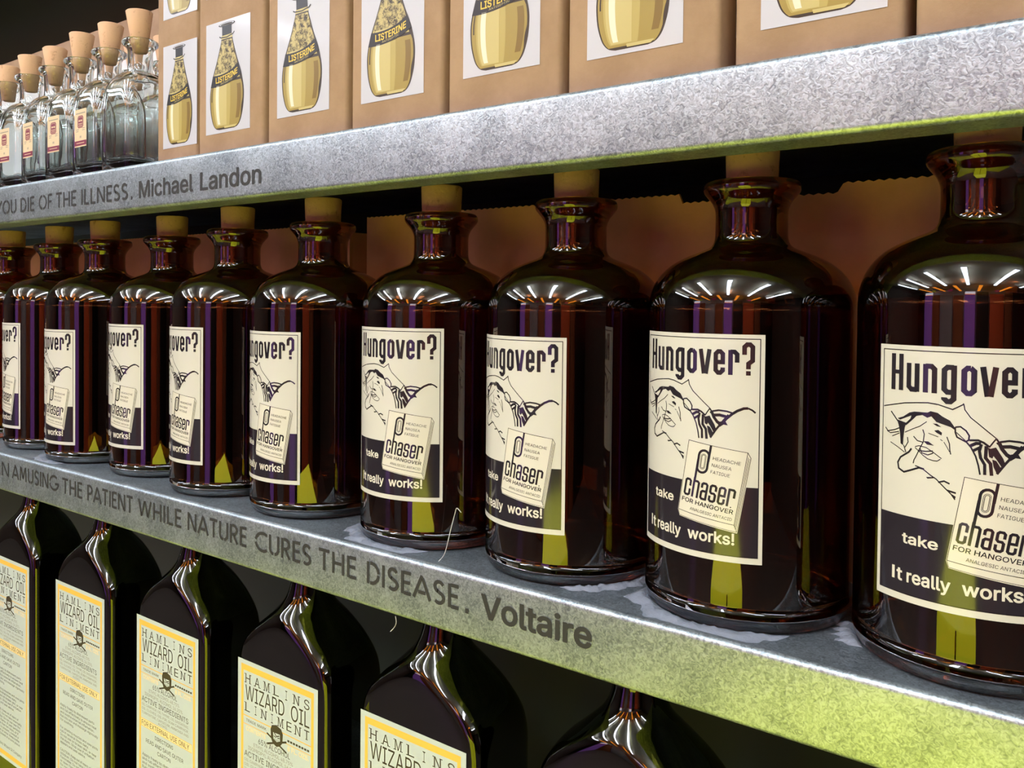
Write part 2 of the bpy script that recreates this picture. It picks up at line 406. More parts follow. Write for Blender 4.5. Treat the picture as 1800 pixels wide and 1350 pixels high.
# lettering cut from a stencil alphabet (unit height, own widths)
def arc(cx, cy, rx, ry, a0, a1, n=12):
    return [(cx+rx*math.cos(math.radians(a0+(a1-a0)*k/n)), cy+ry*math.sin(math.radians(a0+(a1-a0)*k/n))) for k in range(n+1)]
ST = {  # glyph: (width, strokes)
 'A': (.72, [[(0, 0), (.36, 1.0)], [(.39, .9), (.72, 0)], [(.2, .28), (.52, .28)]]),
 'C': (.76, [arc(.5, .5, .45, .45, 55, 172)[0:], arc(.5, .5, .45, .45, 188, 305)]),
 'D': (.6, [[(.06, 0), (.06, 1)], [(.16, .95)]+arc(.22, .5, .34, .45, 90, 4, 8), arc(.22, .5, .34, .45, -4, -90, 8)+[(.16, .05)]]),
 'E': (.44, [[(.06, 0), (.06, 1)], [(.13, .95), (.44, .95)], [(.13, .52), (.40, .52)], [(.13, .05), (.44, .05)]]),
 'F': (.44, [[(.06, 0), (.06, 1)], [(.13, .95), (.44, .95)], [(.13, .50), (.40, .50)]]),
 'G': (.95, [arc(.5, .5, .45, .45, 50, 172), arc(.5, .5, .45, .45, 188, 350)+[(.93, .46), (.6, .46)]]),
 'H': (.6, [[(.06, 0), (.06, 1)], [(.54, 0), (.54, 1)], [(.13, .5), (.47, .5)]]),
 'I': (.12, [[(.06, 0), (.06, 1)]]),
 'L': (.42, [[(.06, 0), (.06, 1)], [(.14, .05), (.42, .05)]]),
 'M': (.84, [[(.08, 0), (.14, 1)], [(.18, .93), (.42, .18)], [(.42, .18), (.66, .93)], [(.70, 1), (.76, 0)]]),
 'N': (.66, [[(.06, 0), (.06, 1)], [(.12, .93), (.54, .07)], [(.6, 0), (.6, 1)]]),
 'O': (.8, [arc(.4, .5, .36, .45, 97, 263), arc(.4, .5, .36, .45, 277, 443)]),
 'P': (.5, [[(.06, 0), (.06, 1)], [(.15, .95)]+arc(.24, .7, .22, .25, 90, -90, 8)+[(.15, .45)]]),
 'R': (.54, [[(.06, 0), (.06, 1)], [(.15, .95)]+arc(.24, .71, .22, .24, 90, -90, 8)+[(.15, .47)], [(.26, .42), (.5, 0)]]),
 'S': (.5, [[(.43, .82)]+arc(.25, .735, .18, .215, 40, 255, 9), [(.17, .55), (.30, .47)], arc(.25, .265, .2, .22, 75, -140, 9)]),
 'T': (.54, [[(0, .95), (.54, .95)], [(.27, 0), (.27, .86)]]),
 'U': (.62, [[(.06, 1), (.06, .32)]+arc(.31, .31, .25, .26, 180, 262, 6), arc(.31, .31, .25, .26, 278, 360, 6)+[(.56, 1)]]),
 'W': (.96, [[(.03, 1), (.25, .02)], [(.27, .08), (.46, .95)], [(.50, .95), (.69, .08)], [(.71, .02), (.93, 1)]]),
 'Y': (.64, [[(0, 1), (.3, .48)], [(.34, .48), (.64, 1)], [(.32, 0), (.32, .46)]]),
 '.': (.12, [[(.0, .05), (.1, .05)]])}
def stencil(art, word, x0, x1, base, h, w=2.35):
    gap = .13; tot = sum(ST[c][0] for c in word)+gap*(len(word)-1); sx = (x1-x0)/tot; x = 0
    for c in word:
        gw, strokes = ST[c]
        for s in strokes: art.line([(x0+(x+px)*sx, base-py*h) for px, py in s], w if c != '.' else 3.0, 0, 1)
        x += gw+gap
def letter_obj(art, parent, z0):
    def mp(x, y, l): return (x/1000, YE-.0002-.00008*l, z0-y/1000)
    o = obj('lettering', art.mesh('lettering', mp), parent, mats=[letter]); o.location = (-parent.location.x, -parent.location.y, -parent.location.z)
    return o
a = Art()
for wd, x0, x1 in [('IN', -999.5, -974.5), ('AMUSING', -966.4, -864.6), ('THE', -856.4, -817), ('PATIENT', -807.2, -726.2), ('WHILE', -716.8, -649.3), ('NATURE', -640.1, -560), ('CURES', -549.3, -483.8), ('THE', -475.2, -436.4), ('DISEASE', -425.7, -343.5), ('.', -338, -335)]:
    stencil(a, wd, x0, x1, 16.0, 15.0)
a.text('Voltaire', -325.6, -246.2, 16.2, 14.6, 0, 1, bold=.020)
letter_obj(a, shM, -.1765)
a = Art()
for wd, x0, x1 in [('YOU', -1005, -957), ('DIE', -947.1, -915.6), ('OF', -905.6, -877.6), ('THE', -869.3, -829.2), ('ILLNESS', -819.2, -735.5), ('.', -730, -727.2)]:
    stencil(a, wd, x0, x1, 15.2, 14.6)
a.text('Michael', -716.8, -633.6, 15.0, 14.4, 0, 1, bold=.014); a.text('Landon', -623.8, -543.7, 15.0, 14.4, 0, 1, bold=.014)
letter_obj(a, shU, .1037)
# ------------------------------------------------------------------ amber bottles
STROKES=[[0.35,[[2.9,29.8],[8.1,28.6],[14.9,27.1],[20.5,26.4],[26.0,25.9],[30.4,26.3],[33.7,27.2],[36.4,28.0],[38.4,26.8],[40.8,25.3]]],[0.3,[[40.6,24.9],[40.9,25.5],[41.3,27.7],[43.6,31.0],[45.9,32.9],[49.4,35.9],[53.6,39.5]]],[0.4,[[7.4,31.8],[9.5,34.0],[11.4,36.1]]],[0.35,[[4.1,39.9],[5.7,41.5],[9.6,40.4],[12.2,39.2]]],[0.3,[[5.1,41.4],[7.2,42.2],[12.2,40.9]]],[0.25,[[8.3,43.6],[12.4,41.6]]],[0.25,[[15.3,40.8],[19.2,38.7],[22.5,37.1],[25.6,34.6]]],[0.2,[[26.4,39.8],[28.7,40.4],[30.8,41.0]]],[0.2,[[31.6,42.0],[32.6,42.6]]],[0.3,[[34.3,40.5],[35.4,43.5],[35.6,46.2],[36.0,48.3]]],[0.2,[[33.1,43.0],[34.5,45.3],[35.5,47.2]]],[0.3,[[23.9,38.4],[24.6,40.5],[24.2,44.1],[22.4,47.9],[21.3,50.5],[20.0,53.1],[19.7,54.7]]],[0.3,[[19.6,42.1],[21.5,43.9],[24.1,44.3]]],[0.25,[[7.4,46.5],[11.7,48.3],[15.3,50.2]]],[0.3,[[16.6,42.9],[17.0,45.1],[15.4,47.9]]],[0.55,[[18.7,47.9],[17.5,49.7],[13.2,52.8],[11.8,55.4],[12.3,58.2],[15.1,59.5],[18.2,58.2],[22.4,56.3],[24.8,56.6]]],[0.35,[[20.6,55.6],[23.8,56.3],[27.7,58.9],[30.2,60.3],[34.2,64.1],[36.4,66.1],[38.1,68.4]]],[0.3,[[14.7,46.8],[15.9,50.1]]],[0.5,[[31.0,61.6],[33.5,60.7],[35.8,61.6]]],[0.25,[[20.4,46.8],[22.3,46.1],[25.5,46.5],[28.9,48.4],[32.3,50.7]]],[0.25,[[31.8,51.0],[30.5,52.0],[28.8,52.1],[26.3,51.6],[24.2,50.3],[22.2,48.6],[20.4,47.2]]],[0.35,[[22.2,48.4],[25.4,48.3],[28.5,47.7]]],[0.3,[[22.8,47.3],[23.6,49.2],[26.3,49.8],[28.3,48.9],[28.9,48.2]]],[0.45,[[37.6,35.8],[39.7,35.4],[41.9,37.0],[43.2,39.1],[43.0,41.1],[41.8,41.9],[40.4,41.2],[38.4,40.2],[37.7,38.2],[37.6,35.8]]],[0.25,[[38.1,38.1],[40.4,40.2],[42.9,42.6]]],[0.45,[[41.8,41.6],[44.0,44.3],[45.8,48.0],[46.9,52.0],[47.6,56.0]]],[0.6,[[43.3,41.1],[46.7,40.8],[48.8,41.7],[51.0,43.4]]],[0.4,[[53.6,39.5],[52.3,41.4],[50.9,43.6]]],[0.9,[[43.6,43.6],[45.9,42.2],[47.8,42.2]]],[0.8,[[44.5,45.8],[47.4,43.9]]],[0.8,[[47.9,42.4],[47.2,45.5],[47.7,48.5],[49.3,51.4],[49.4,55.9]]],[0.9,[[49.8,43.1],[49.6,48.3],[51.5,50.8],[52.0,56.0]]],[1.0,[[54.5,41.0],[55.8,44.0],[57.7,46.5],[59.1,47.3]]],[0.5,[[53.6,39.6],[54.5,41.0]]],[0.7,[[54.0,55.1],[57.2,50.3],[60.9,45.5],[63.5,42.3]]],[0.6,[[53.7,41.8],[55.2,40.9],[58.4,40.2],[62.5,40.5],[65.5,41.3]]],[1.0,[[55.9,43.0],[58.9,42.7],[62.5,43.4]]],[0.9,[[61.2,45.9],[62.5,44.3],[65.3,41.8],[67.9,40.0],[71.1,38.6],[73.3,38.4]]],[0.6,[[73.3,38.4],[75.3,39.3],[77.0,40.7]]]]
FILLS=[[[11.2,34.7],[14.3,33.5],[17.4,31.3],[19.9,30.6],[25.9,30.4],[27.2,29.6],[30.3,30.1],[32.3,31.5],[35.5,33.1],[37.4,35.9],[37.9,37.4],[35.8,36.0],[32.6,35.1],[29.8,34.3],[27.6,32.0],[25.8,32.8],[23.6,31.8],[20.9,32.5],[18.3,35.2],[15.7,37.6],[15.2,36.8],[17.9,34.1],[18.4,32.6],[12.6,35.3]],[[10.9,35.3],[15.8,36.3],[15.1,38.8],[14.5,43.8],[14.4,47.1],[13.1,46.4],[12.7,41.6],[11.9,38.0]],[[28.2,35.1],[30.1,35.1],[32.0,36.4],[30.1,36.2]],[[28.9,38.3],[30.7,37.8],[32.3,38.9],[32.1,40.2],[30.0,39.2]],[[24.2,43.7],[26.5,43.6],[29.0,45.2],[25.9,45.1]],[[25.7,60.0],[29.7,59.4],[29.0,60.1],[26.4,60.7]],[[34.2,64.1],[38.4,65.0],[38.4,65.8],[36.1,65.4]],[[35.7,65.5],[38.4,67.0],[37.9,68.7]],[[50.4,43.7],[51.4,44.1],[52.7,46.9],[52.2,48.4],[50.9,47.8]],[[51.4,44.1],[53.5,43.4],[56.3,48.1],[57.0,50.1],[55.7,51.9],[53.7,48.7],[52.3,46.9]],[[52.1,48.8],[53.7,49.3],[55.5,52.3],[54.0,55.1],[52.7,52.2]],[[56.1,44.5],[58.9,46.2],[61.8,45.5],[63.2,47.9],[61.0,47.6],[59.1,49.0],[57.3,46.9]]]
def cork_mesh(r0, r1, h):
    return lathe('cork', [(0, 0), (r0-.0008, 0), (r0, .0008), (r1, h-.001), (r1-.001, h), (0, h)], 40)
out_p = [(0, .006), (.030, .004), (.046, .0012), (.051, 0), (.0545, .0008), (.0568, .003), (.058, .008), (.058, .014), (.058, .08), (.058, .150), (.058, .163), (.0573, .1705), (.0548, .1778), (.0505, .1840), (.0445, .1892), (.0375, .1930), (.0300, .1960), (.0245, .1982), (.0217, .2005), (.0205, .2040), (.0203, .2090), (.0203, .2170), (.0208, .2205), (.0224, .2240), (.0250, .2272), (.0268, .2295), (.0273, .2318), (.0266, .2342), (.0245, .2355), (.0200, .2357)]
in_p = [(.0160, .2350), (.0148, .2330), (.0145, .2250), (.0150, .2080), (.0165, .2010), (.0210, .1960), (.0290, .1920), (.0380, .1880), (.0455, .1830), (.0510, .1765), (.0540, .1700), (.0548, .1630), (.0548, .0800), (.0548, .0160), (.0530, .0100), (.0460, .0070), (.030, .009), (0, .011)]
amber_me = lathe('glass_body', catmull(out_p, 3)+catmull(in_p, 3)[0:], 72)
amber_cork = cork_mesh(.0136, .0152, .046)
LW, LH = 81.3, 120.0
def glyph(A, ch, x0, x1, yt, yb, w, m, lay, T, hy=None):
    l = x0+w/2; r = x1-w/2; v = w*.8; t = yt+v/2; b = yb-v/2; c = w*.55; mid = (yt+yb)/2; cx = (l+r)/2
    L = lambda p, closed=False, ww=w: A.line(p, ww, m, lay, T, closed)
    cap = hy if hy is not None else yt
    if ch == 'H': L([(l, cap), (l, yb)]); L([(r, cap), (r, yb)]); L([(l, (cap+yb)/2), (r, (cap+yb)/2)], ww=v)
    elif ch == 'u': L([(l, yt), (l, b-c), (l+c, b), (r, b)]); L([(r, yt), (r, yb)])
    elif ch == 'n': L([(l, yb), (l, yt)]); L([(l, t), (r-c, t), (r, t+c), (r, yb)])
    elif ch == 'g': L([(r, t), (l+c, t), (l, t+c), (l, b-c), (l+c, b), (r, b)]); d = yb+4.2-v/2; L([(r, yt), (r, d-c), (r-c, d), (l+c, d), (l, d-c), (l, d-1.8)])
    elif ch == 'o': L([(l+c, t), (r-c, t), (r, t+c), (r, b-c), (r-c, b), (l+c, b), (l, b-c), (l, t+c)], True)
    elif ch == 'v': L([(l-.2, yt), (cx-.55, yb)]); L([(r+.2, yt), (cx+.55, yb)])
    elif ch == 'e': L([(l, mid), (r, mid), (r, t+c), (r-c, t), (l+c, t), (l, t+c), (l, b-c), (l+c, b), (r-c, b), (r, b-c), (r, mid+v*1.5)])
    elif ch == 'r': L([(l, yb), (l, yt)]); L([(l, t), (r-c, t), (r, t+c), (r, mid)])
    elif ch == '?':
        t = cap+v/2; L([(l, t+5.4), (l, t+c), (l+c, t), (r-c, t), (r, t+c), (r, mid-1.2), (r-c, mid-.2), (cx, mid+.4), (cx, yb-3.3)]); A.rect(cx-w/2, yb-2.3, cx+w/2, yb, m, lay) if T is None else None
    elif ch == 'c': L([(r, mid-.8), (r, t+c), (r-c, t), (l+c, t), (l, t+c), (l, b-c), (l+c, b), (r-c, b), (r, b-c), (r, mid+.8)])
    elif ch == 'h': L([(l, yb), (l, cap)]); L([(l, t), (r-c, t), (r, t+c), (r, yb)])
    elif ch == 'a': L([(l, mid-1.6), (l, t+c), (l+c, t), (r-c, t), (r, t+c), (r, yb)]); L([(r, mid), (l+c, mid), (l, mid+c), (l, b-c), (l+c, b), (r, b)])
    elif ch == 's': L([(r, mid-1.4), (r, t+c), (r-c, t), (l+c, t), (l, t+c), (l, mid-c), (l+c, mid), (r-c, mid), (r, mid+c), (r, b-c), (r-c, b), (l+c, b), (l, b-c), (l, mid+1.4)])
def hangover_label():
    A = Art(); P_, K, C_ = 0, 1, 2
    A.rect(0, 0, LW, LH, P_, 0)
    A.frame(2.1, 2.1, LW-2.1, LH-3.2, .45, K, 1)
    A.rect(2.1, 79.8, LW-2.1, LH-3.2, K, 1)
    for ch, x0, x1 in [('H', 7.3, 13.9), ('u', 15.6, 21.9), ('n', 23.5, 29.8), ('g', 31.6, 37.9), ('o', 39.6, 45.8), ('v', 47.0, 53.9), ('e', 55.2, 61.3), ('r', 62.9, 68.6), ('?', 69.9, 76.3)]:
        glyph(A, ch, x0, x1, 8.2, 21.3, 2.35, K, 1, None, 4.2)
    for w, p in STROKES: A.line(p, w*1.55, K, 1)
    for p in FILLS: A.poly(p, K, 1)
    # the pack
    def T(p, q): return (41.7+p*31.8/32-q*6.4/39, 57.7+p*3.9/32+q*38.5/39)
    A.tri([T(*p) for p in [(-.35, -.35), (32, -.35), (34.4, 2.4), (34.3, 43), (1.2, 42.3), (-.35, 39.2)]], [(0, 1, 2, 3, 4, 5)], C_, 2)
    A.line([(0, 0), (32, 0), (32, 39), (0, 39)], .28, K, 3, T, True)
    A.line([(32, 0), (34, 2.6), (33.9, 42.4), (32, 39)], .3, K, 3, T)
    A.line([(32.7, 2.4), (32.6, 40)], .22, K, 3, T); A.line([(33.3, 3), (33.2, 41)], .22, K, 3, T)
    A.line([(0, 39), (1.2, 41.9), (33.9, 42.4)], .22, K, 3, T)
    ring = [(10.15+2.85*math.cos(t_), 9.5-(3.2 if math.sin(t_) > 0 else -3.2)-2.85*math.sin(t_)) for t_ in [math.pi*k/8 for k in range(16)]]
    A.line(ring, 1.25, K, 3, T, True)
    for rr, ww in ((1.55, .22), (1.0, .28)):
        A.line([(10.15+rr*math.cos(t_), 9.5-(2.6 if math.sin(t_) > 0 else -2.6)-rr*math.sin(t_)) for t_ in [math.pi*k/6 for k in range(12)]], ww, K, 3, T, True)
    A.line([(13.0, .1), (13.0, 9)], 1.25, K, 3, T); A.line([(7.3, 9), (7.3, 21)], 1.25, K, 3, T)
    for i, ch in enumerate('chaser'):
        x0 = 1.7+i*4.85; glyph(A, ch, x0, x0+4.1, 20.4, 29.9, 1.25, K, 3, T, 19 if ch == 'h' else None)
    A.rect(64.9, 90.6, 65.5, 91.2, K, 3)
    A.text('HEADACHE', 15.2, 29.6, 7.3, 1.75, K, 3, T=T); A.text('NAUSEA', 15.2, 25.6, 11.0, 1.75, K, 3, T=T); A.text('FATIGUE', 15.2, 25.4, 14.7, 1.75, K, 3, T=T)
    A.text('FOR HANGOVER', 1.3, 30.4, 33.5, 2.3, K, 3, bold=.012, T=T); A.text('ANALGESIC ANTACID', 7.2, 30.4, 37.2, 1.6, K, 3, T=T)
    A.text('take', 14.8, 31.5, 92.6, 4.9, C_, 2, bold=.018); A.rect(9.7, 104.5, 11.2, 110.6, C_, 2); A.text('t', 12.2, 15.3, 110.6, 6.0, C_, 2, bold=.02)
    A.text('really', 17.5, 37.0, 110.6, 6.0, C_, 2, bold=.018); A.text('works!', 41.5, 67.4, 110.6, 6.0, C_, 2, bold=.018)
    R = .0582
    def mp(x, y, l):
        a_ = (x-LW/2)/1000/R; r = R+.00006*l+.0001
        return (r*math.sin(a_), -r*math.cos(a_), -y/1000*(118.5/120))
    return A.mesh('label', mp, cuts=[k*3.0 for k in range(1, 27)], smooth=True)
label_me = hangover_label()
HB = .4776
proto = thing('amber_bottle', (0, 0, 0), 'x', 'bottle')
obj('glass_body', amber_me, proto, mats=[amber]); obj('cork', amber_cork, proto, (0, 0, .2065), [cork]); obj('label', label_me, proto, (0, 0, .1535), [paper, inkm, cream])
spec = [(-.0672, 1, .0775, -.0180), (-.1867, -11, .0707, -.0155), (-.3068, -12, .0675, -.0210), (-.4258, 4, .0650, -.0185), (-.5583, -7, .0645, -.0250), (-.6764, -14, .0640, -.0245), (-.7964, -7, .0625, -.0250), (-.9148, -6, .0630, -.0330), (-1.034, -17, .0630, -.0290), (-1.159, -10, .0630, -.0270)]
alab = ['nearest amber bottle, cut off by the right edge of the photo', 'whole amber bottle with cork, second from the right edge', 'amber bottle standing third from the right, stray threads near its base', 'amber bottle above the word DISEASE, label turned squarely forward',
        'amber bottle above the word CURES, fifth from the right', 'amber bottle above the word NATURE, label turned to the left', 'amber bottle above the word WHILE, seventh from the right', 'amber bottle above the word PATIENT, its label hung slightly low',
        'amber bottle above the start of PATIENT and THE, partly hidden', 'farthest amber bottle, only its right side in view at left edge']
for i, (x, ang, zl, zt) in enumerate(spec):
    b = proto if i == 0 else copy_tree(proto)
    b.location = (x, HB if i not in (6, 8, 9) else .485, MID); b.rotation_euler = (0, 0, math.radians(ang)); s = (zl-MID)/.2357
    for c in b.children:
        if c.name.startswith('glass'): c.scale = (1, 1, s)
        elif c.name.startswith('cork'): c.location.z = .2357*s-.0255; c.rotation_euler = (0, 0, i*1.3)
        else: c.location.z = zt-MID
    tag(b, alab[i], 'bottle', 'amber bottles on the middle shelf')
# cartons behind the amber bottles
def carton(x0, x1, y0, y1, z0, z1, label, m=card2, teeth=True, notch=None):
    t = thing('storage_carton', ((x0+x1)/2, (y0+y1)/2, z0), label, 'box', 'plain brown cartons at the back'); w = (x1-x0)/2; d = (y1-y0)/2; h = z1-z0
    obj('carton_body', box('carton_body', -w, w, -d+.003, d, 0, h-.008, .0015), t, mats=[m])
    pts = [(-w, 0), (w, 0)]; n = int((x1-x0)/.006)
    for k in range(n+1):
        x = w-(2*w)*k/n; zz = h
        if notch and notch[0] < x+(x0+x1)/2 < notch[1]: zz = h-.006
        pts.append((x, zz)); pts.append((x-w/n, zz-.0012)) if teeth and k < n else None
    vs = [(x, -d, z) for x, z in pts]+[(x, -d+.0025, z) for x, z in pts]; n = len(pts)
    fr, = [tessellate_polygon([[Vector((x, z, 0)) for x, z in pts]])]
    fs = [tuple(f) for f in fr]+[tuple(i+n for i in f) for f in fr]+[(k, (k+1) % n, n+(k+1) % n, n+k) for k in range(n)]
    obj('front_flap', fix(me_from('front_flap', vs, fs)), t, mats=[m])
    return t
carton(-.580, .10, .548, .70, MID, .0769, 'long brown carton with perforated top edge behind the nearer amber bottles', notch=(-.2663, -.1547))
carton(-1.45, -.603, .548, .70, MID, .0722, 'brown carton behind the amber bottles at the far left')
# glue smears and threads
def glue(x, y, r0, r1, a0, a1, z, label, seed):
    rnd = random.Random(seed); n = 40; rings = 6; vs = []; fs = []
    for k in range(n+1):
        a_ = math.radians(a0+(a1-a0)*k/n); e = min(1, min(k, n-k)/6); wob = .95+.22*math.sin(k*.8+seed)+.10*math.sin(k*2.1)+rnd.uniform(-.05, .05)
        for j in range(rings+1):
            u = j/rings; rr = r0+(r1-r0)*u*e*wob
            vs.append((rr*math.sin(a_), -rr*math.cos(a_), .0003+.0022*math.sin(math.pi*min(1, u+.12))*e*(1+rnd.uniform(-.4, .4))))
    for k in range(n):
        for j in range(rings): i = k*(rings+1)+j; fs.append((i, i+1, i+rings+2, i+rings+1))
    t = obj('dried_glue', me_from('dried_glue', vs, fs, True), None, (x, y, z), [gluem]); return tag(t, label, 'glue')
glue(-.4258, HB, .0560, .0690, -75, 35, MID, 'ragged clear glue smear in front of the bottle above DISEASE', 1)
glue(-.3068, HB, .0565, .0640, 25, 95, MID, 'thin glue trace right of the third amber bottle from the right', 5)
glue(-.1867, HB, .0560, .0680, -75, 45, MID, 'long rippled glue smear at the base of the whole amber bottle, second from right', 2)
glue(-.0672, HB, .0560, .0660, -88, -55, MID, 'small triangular glue dab left of the nearest amber bottle', 3)
glue(-.9148, HB, .0560, .0690, -60, 20, MID, 'lumpy glue smear near the far left end of the shelf', 4)
def wire(name, pts, r, m, label):
    cu = bpy.data.curves.new(name, 'CURVE'); cu.dimensions = '3D'; cu.bevel_depth = r; cu.bevel_resolution = 1; sp = cu.splines.new('POLY')
    pts = catmull(pts, 5); sp.points.add(len(pts)-1)
    for p, q in zip(sp.points, pts): p.co = (*q, 1)
    o = bpy.data.objects.new('t', cu); COL.objects.link(o); bpy.context.view_layer.update()
    me = bpy.data.meshes.new_from_object(o.evaluated_get(bpy.context.evaluated_depsgraph_get())); bpy.data.objects.remove(o)
    me.materials.clear(); me.name = name
    return tag(obj(name, me, None, mats=[m]), label, 'thread')
wire('stray_thread', [(-.372, .4175, -.1705), (-.366, .4165, -.1640), (-.3625, .4175, -.1500), (-.3590, .418, -.1375), (-.3560, .4165, -.1330), (-.3520, .416, -.1350)], .00028, thr, 'fine pale thread sticking up between two amber bottles above DISEASE')
wire('stray_thread', [(-.3970, YE-.0015, -.2085), (-.3962, YE-.0015, -.2125), (-.3985, YE-.001, -.2165), (-.4010, YE-.002, -.2195)], .00028, thr, 'short pale thread hanging below the shelf edge under DISEASE')
# ------------------------------------------------------------------ dark green liniment bottles
def clip_section(r, a_, b_, n=120, pw=12., sm=12.):
    out = []
    for k in range(n):
        t = 2*math.pi*(k+.5)/n
        # denser sampling round the corners
        c, s = math.cos(t), math.sin(t); R = ((abs(c)/a_)**pw+(abs(s)/b_)**pw)**(-1/pw)
        q = (R**-sm+r**-sm)**(-1/sm); out.append((q*c, q*s))
    return out
HBW, HBD = .0555, .030
prof = catmull([(.110, -.3045), (.090, -.300), (.078, -.2955), (.0685, -.289), (.0610, -.2810), (.0530, -.2725), (.0445, -.2640), (.0360, -.2565), (.0280, -.2490), (.0215, -.2420), (.0172, -.2340), (.0148, -.2250), (.0140, -.2160)], 8)
rings = [[(x*.93, y*.9, -.575) for x, y in clip_section(.2, HBW, HBD)], [(x*.985, y*.975, -.5735) for x, y in clip_section(.2, HBW, HBD)], [(x, y, -.569) for x, y in clip_section(.2, HBW, HBD)], [(x, y, -.307) for x, y in clip_section(.2, HBW, HBD)]]
rings.insert(3, [(x, y, -.312) for x, y in clip_section(.2, HBW, HBD)]); rings.insert(3, [(x, y, -.560) for x, y in clip_section(.2, HBW, HBD)])
rings += [[(x, y, z) for x, y in clip_section(r, HBW, HBD)] for r, z in prof]
ro = [[(x, y, z+.575) for x, y, z in r] for r in rings]
inner = [[(x*(1-.003/HBW) if r_ else x, y*(1-.003/HBD) if r_ else y, z) for x, y, z in r] for r_, r in [(1, q) for q in ro[2:]]]
inner[0] = [(x, y, .008) for x, y, z in inner[0]]
n_ = len(ro[0]); verts = [p for r in ro+inner[::-1] for p in r]; faces = []
allr = len(ro)+len(inner)
for i in range(allr-1):
    for k in range(n_): faces.append((i*n_+k, i*n_+(k+1) % n_, (i+1)*n_+(k+1) % n_, (i+1)*n_+k))
for idx in (0, allr-1):
    c = len(verts); verts.append((0, 0, verts[idx*n_][2]))
    for k in range(n_): faces.append((c, idx*n_+k, idx*n_+(k+1) % n_))
lin_me = fix(me_from('glass_body', verts, faces, True))
def liniment_label():
    A = Art(); P_, K, G, O, Q = 0, 1, 2, 3, 4; W, H = 98., 227.
    A.rect(0, 0, W, H, P_, 0)
    A.rect(4.5, 3.6, W-4.5, 8.4, O, 1); A.rect(4.5, 8.4, 7.5, H-4, O, 1); A.rect(W-7.5, 8.4, W-4.5, H-4, O, 1); A.rect(7.5, H-9, W-7.5, H-4, O, 1)
    def serif(txt, x0, x1, base, cap, w, gw):
        n = len(txt); st = (x1-x0-gw)/(n-1)
        for i, c in enumerate(txt):
            ww = gw*(.2 if c == 'I' else 1); cx = x0+i*st+gw/2
            A.text(c, cx-ww/2, cx+ww/2, base, cap, K, 1)
            ft = {'H': (0, 1), 'A': (0, 1), 'M': (0, 1), 'L': (0,), 'I': (.5,), 'N': (0,), 'T': (.5,), 'E': (), 'S': ()}[c]
            for f in ft: A.rect(cx-ww/2+f*ww-1.3, base-.55, cx-ww/2+f*ww+1.3, base, K, 1)
            tp = {'H': (0, 1), 'M': (0, 1), 'L': (0,), 'I': (.5,), 'N': (0, 1)}.get(c, ())
            for f in tp: A.rect(cx-ww/2+f*ww-1.3, base-cap, cx-ww/2+f*ww+1.3, base-cap+.55, K, 1)
    serif('HAMLINS', 10, 88.5, 18.2, 7.4, 1, 6.2)
    A.text('WIZARD', 10, 59, 31.8, 12.0, K, 1, bold=0.); A.text('OIL', 67, 88.5, 31.8, 12.0, K, 1, bold=0.)
    serif('LINIMENT', 10, 88.5, 41.2, 7.2, 1, 6.0)
    A.rect(7.5, 44.4, W-7.5, 45.2, O, 1)
    A.text('TRADE MARK', 11, 37, 49.4, 2.2, K, 1); [A.rect(63+k*3.3, 48.2, 65.4+k*3.3, 49.8, K, 1) for k in range(8)]
    A.rect(7.5, 51.4, W-7.5, 52.0, O, 1)
    A.text('CONTENTS', 11, 36, 56.6, 3.6, Q, 1, bold=.02); A.text('8 FL. OZS.', 63, 88, 56.6, 3.6, Q, 1, bold=.02)
    # skull style emblem over two crossed bones
    A.poly([(42.5, 46), (44, 42.6), (49.5, 41), (55.5, 42.6), (57.5, 46), (57, 53), (54, 56.5), (49.8, 58), (45.2, 56.5), (43, 53)], K, 2)
    A.line([(37.8, 50.6), (62, 59)], 1.5, K, 2); A.line([(62, 50.6), (38, 59)], 1.5, K, 2)
    A.poly([(45.6, 47.6), (54, 47.2), (54.2, 52.4), (50.2, 54.2), (46.2, 52.6)], P_, 3); A.line([(47, 47.4), (50, 49.8), (53.4, 48.4)], .9, K, 4)
    A.line([(46.6, 50.2), (49.4, 50.8)], .7, K, 4); A.line([(51.2, 50.8), (53.8, 50)], .7, K, 4)
    for x in (47.5, 49.2, 50.9, 52.6): A.line([(x, 51.8), (x, 54)], .4, K, 4)
    A.text('65% ALCOHOL', 27, 66, 62.8, 4.2, K, 1); A.text('ETHYL ALCOHOL 48.75%', 21, 69.5, 67.2, 2.9, G, 1); A.text('ISOPROPYL ALCOHOL 16.25%', 14, 74.5, 71.4, 2.9, G, 1)
    A.text('ACTIVE INGREDIENTS', 9, 83.5, 77.6, 4.6, K, 1)
    A.text('OIL CAMPHOR, OIL THYME, OIL SASSAFRAS,', 9, 84, 81.6, 2.2, G, 1); A.text('OIL CLOVES, OIL FIR, GUM CAMPHOR,', 9, 84, 85.4, 2.2, G, 1)
    A.text('TURPENTINE, CAPSICUM, AMMONIA AND', 9, 84, 89.2, 2.2, G, 1); A.text('ALCOHOL', 36, 51, 92.4, 2.2, G, 1)
    A.rect(7.5, 93.6, W-9, 94.1, O, 1); A.rect(7.5, 94.1, W-9, 100.6, Q, 1); A.rect(7.5, 100.6, W-9, 101.1, O, 1)
    A.text('FOR EXTERNAL USE ONLY', 9, 85, 99.6, 4.4, K, 2)
    A.text('DIRECTIONS', 31, 60, 107.6, 3.4, K, 1); A.text('READ AND SAVE OUTER', 16, 76, 114.3, 3.5, K, 1); A.text('CARTON', 35, 56, 120.6, 3.5, K, 1)
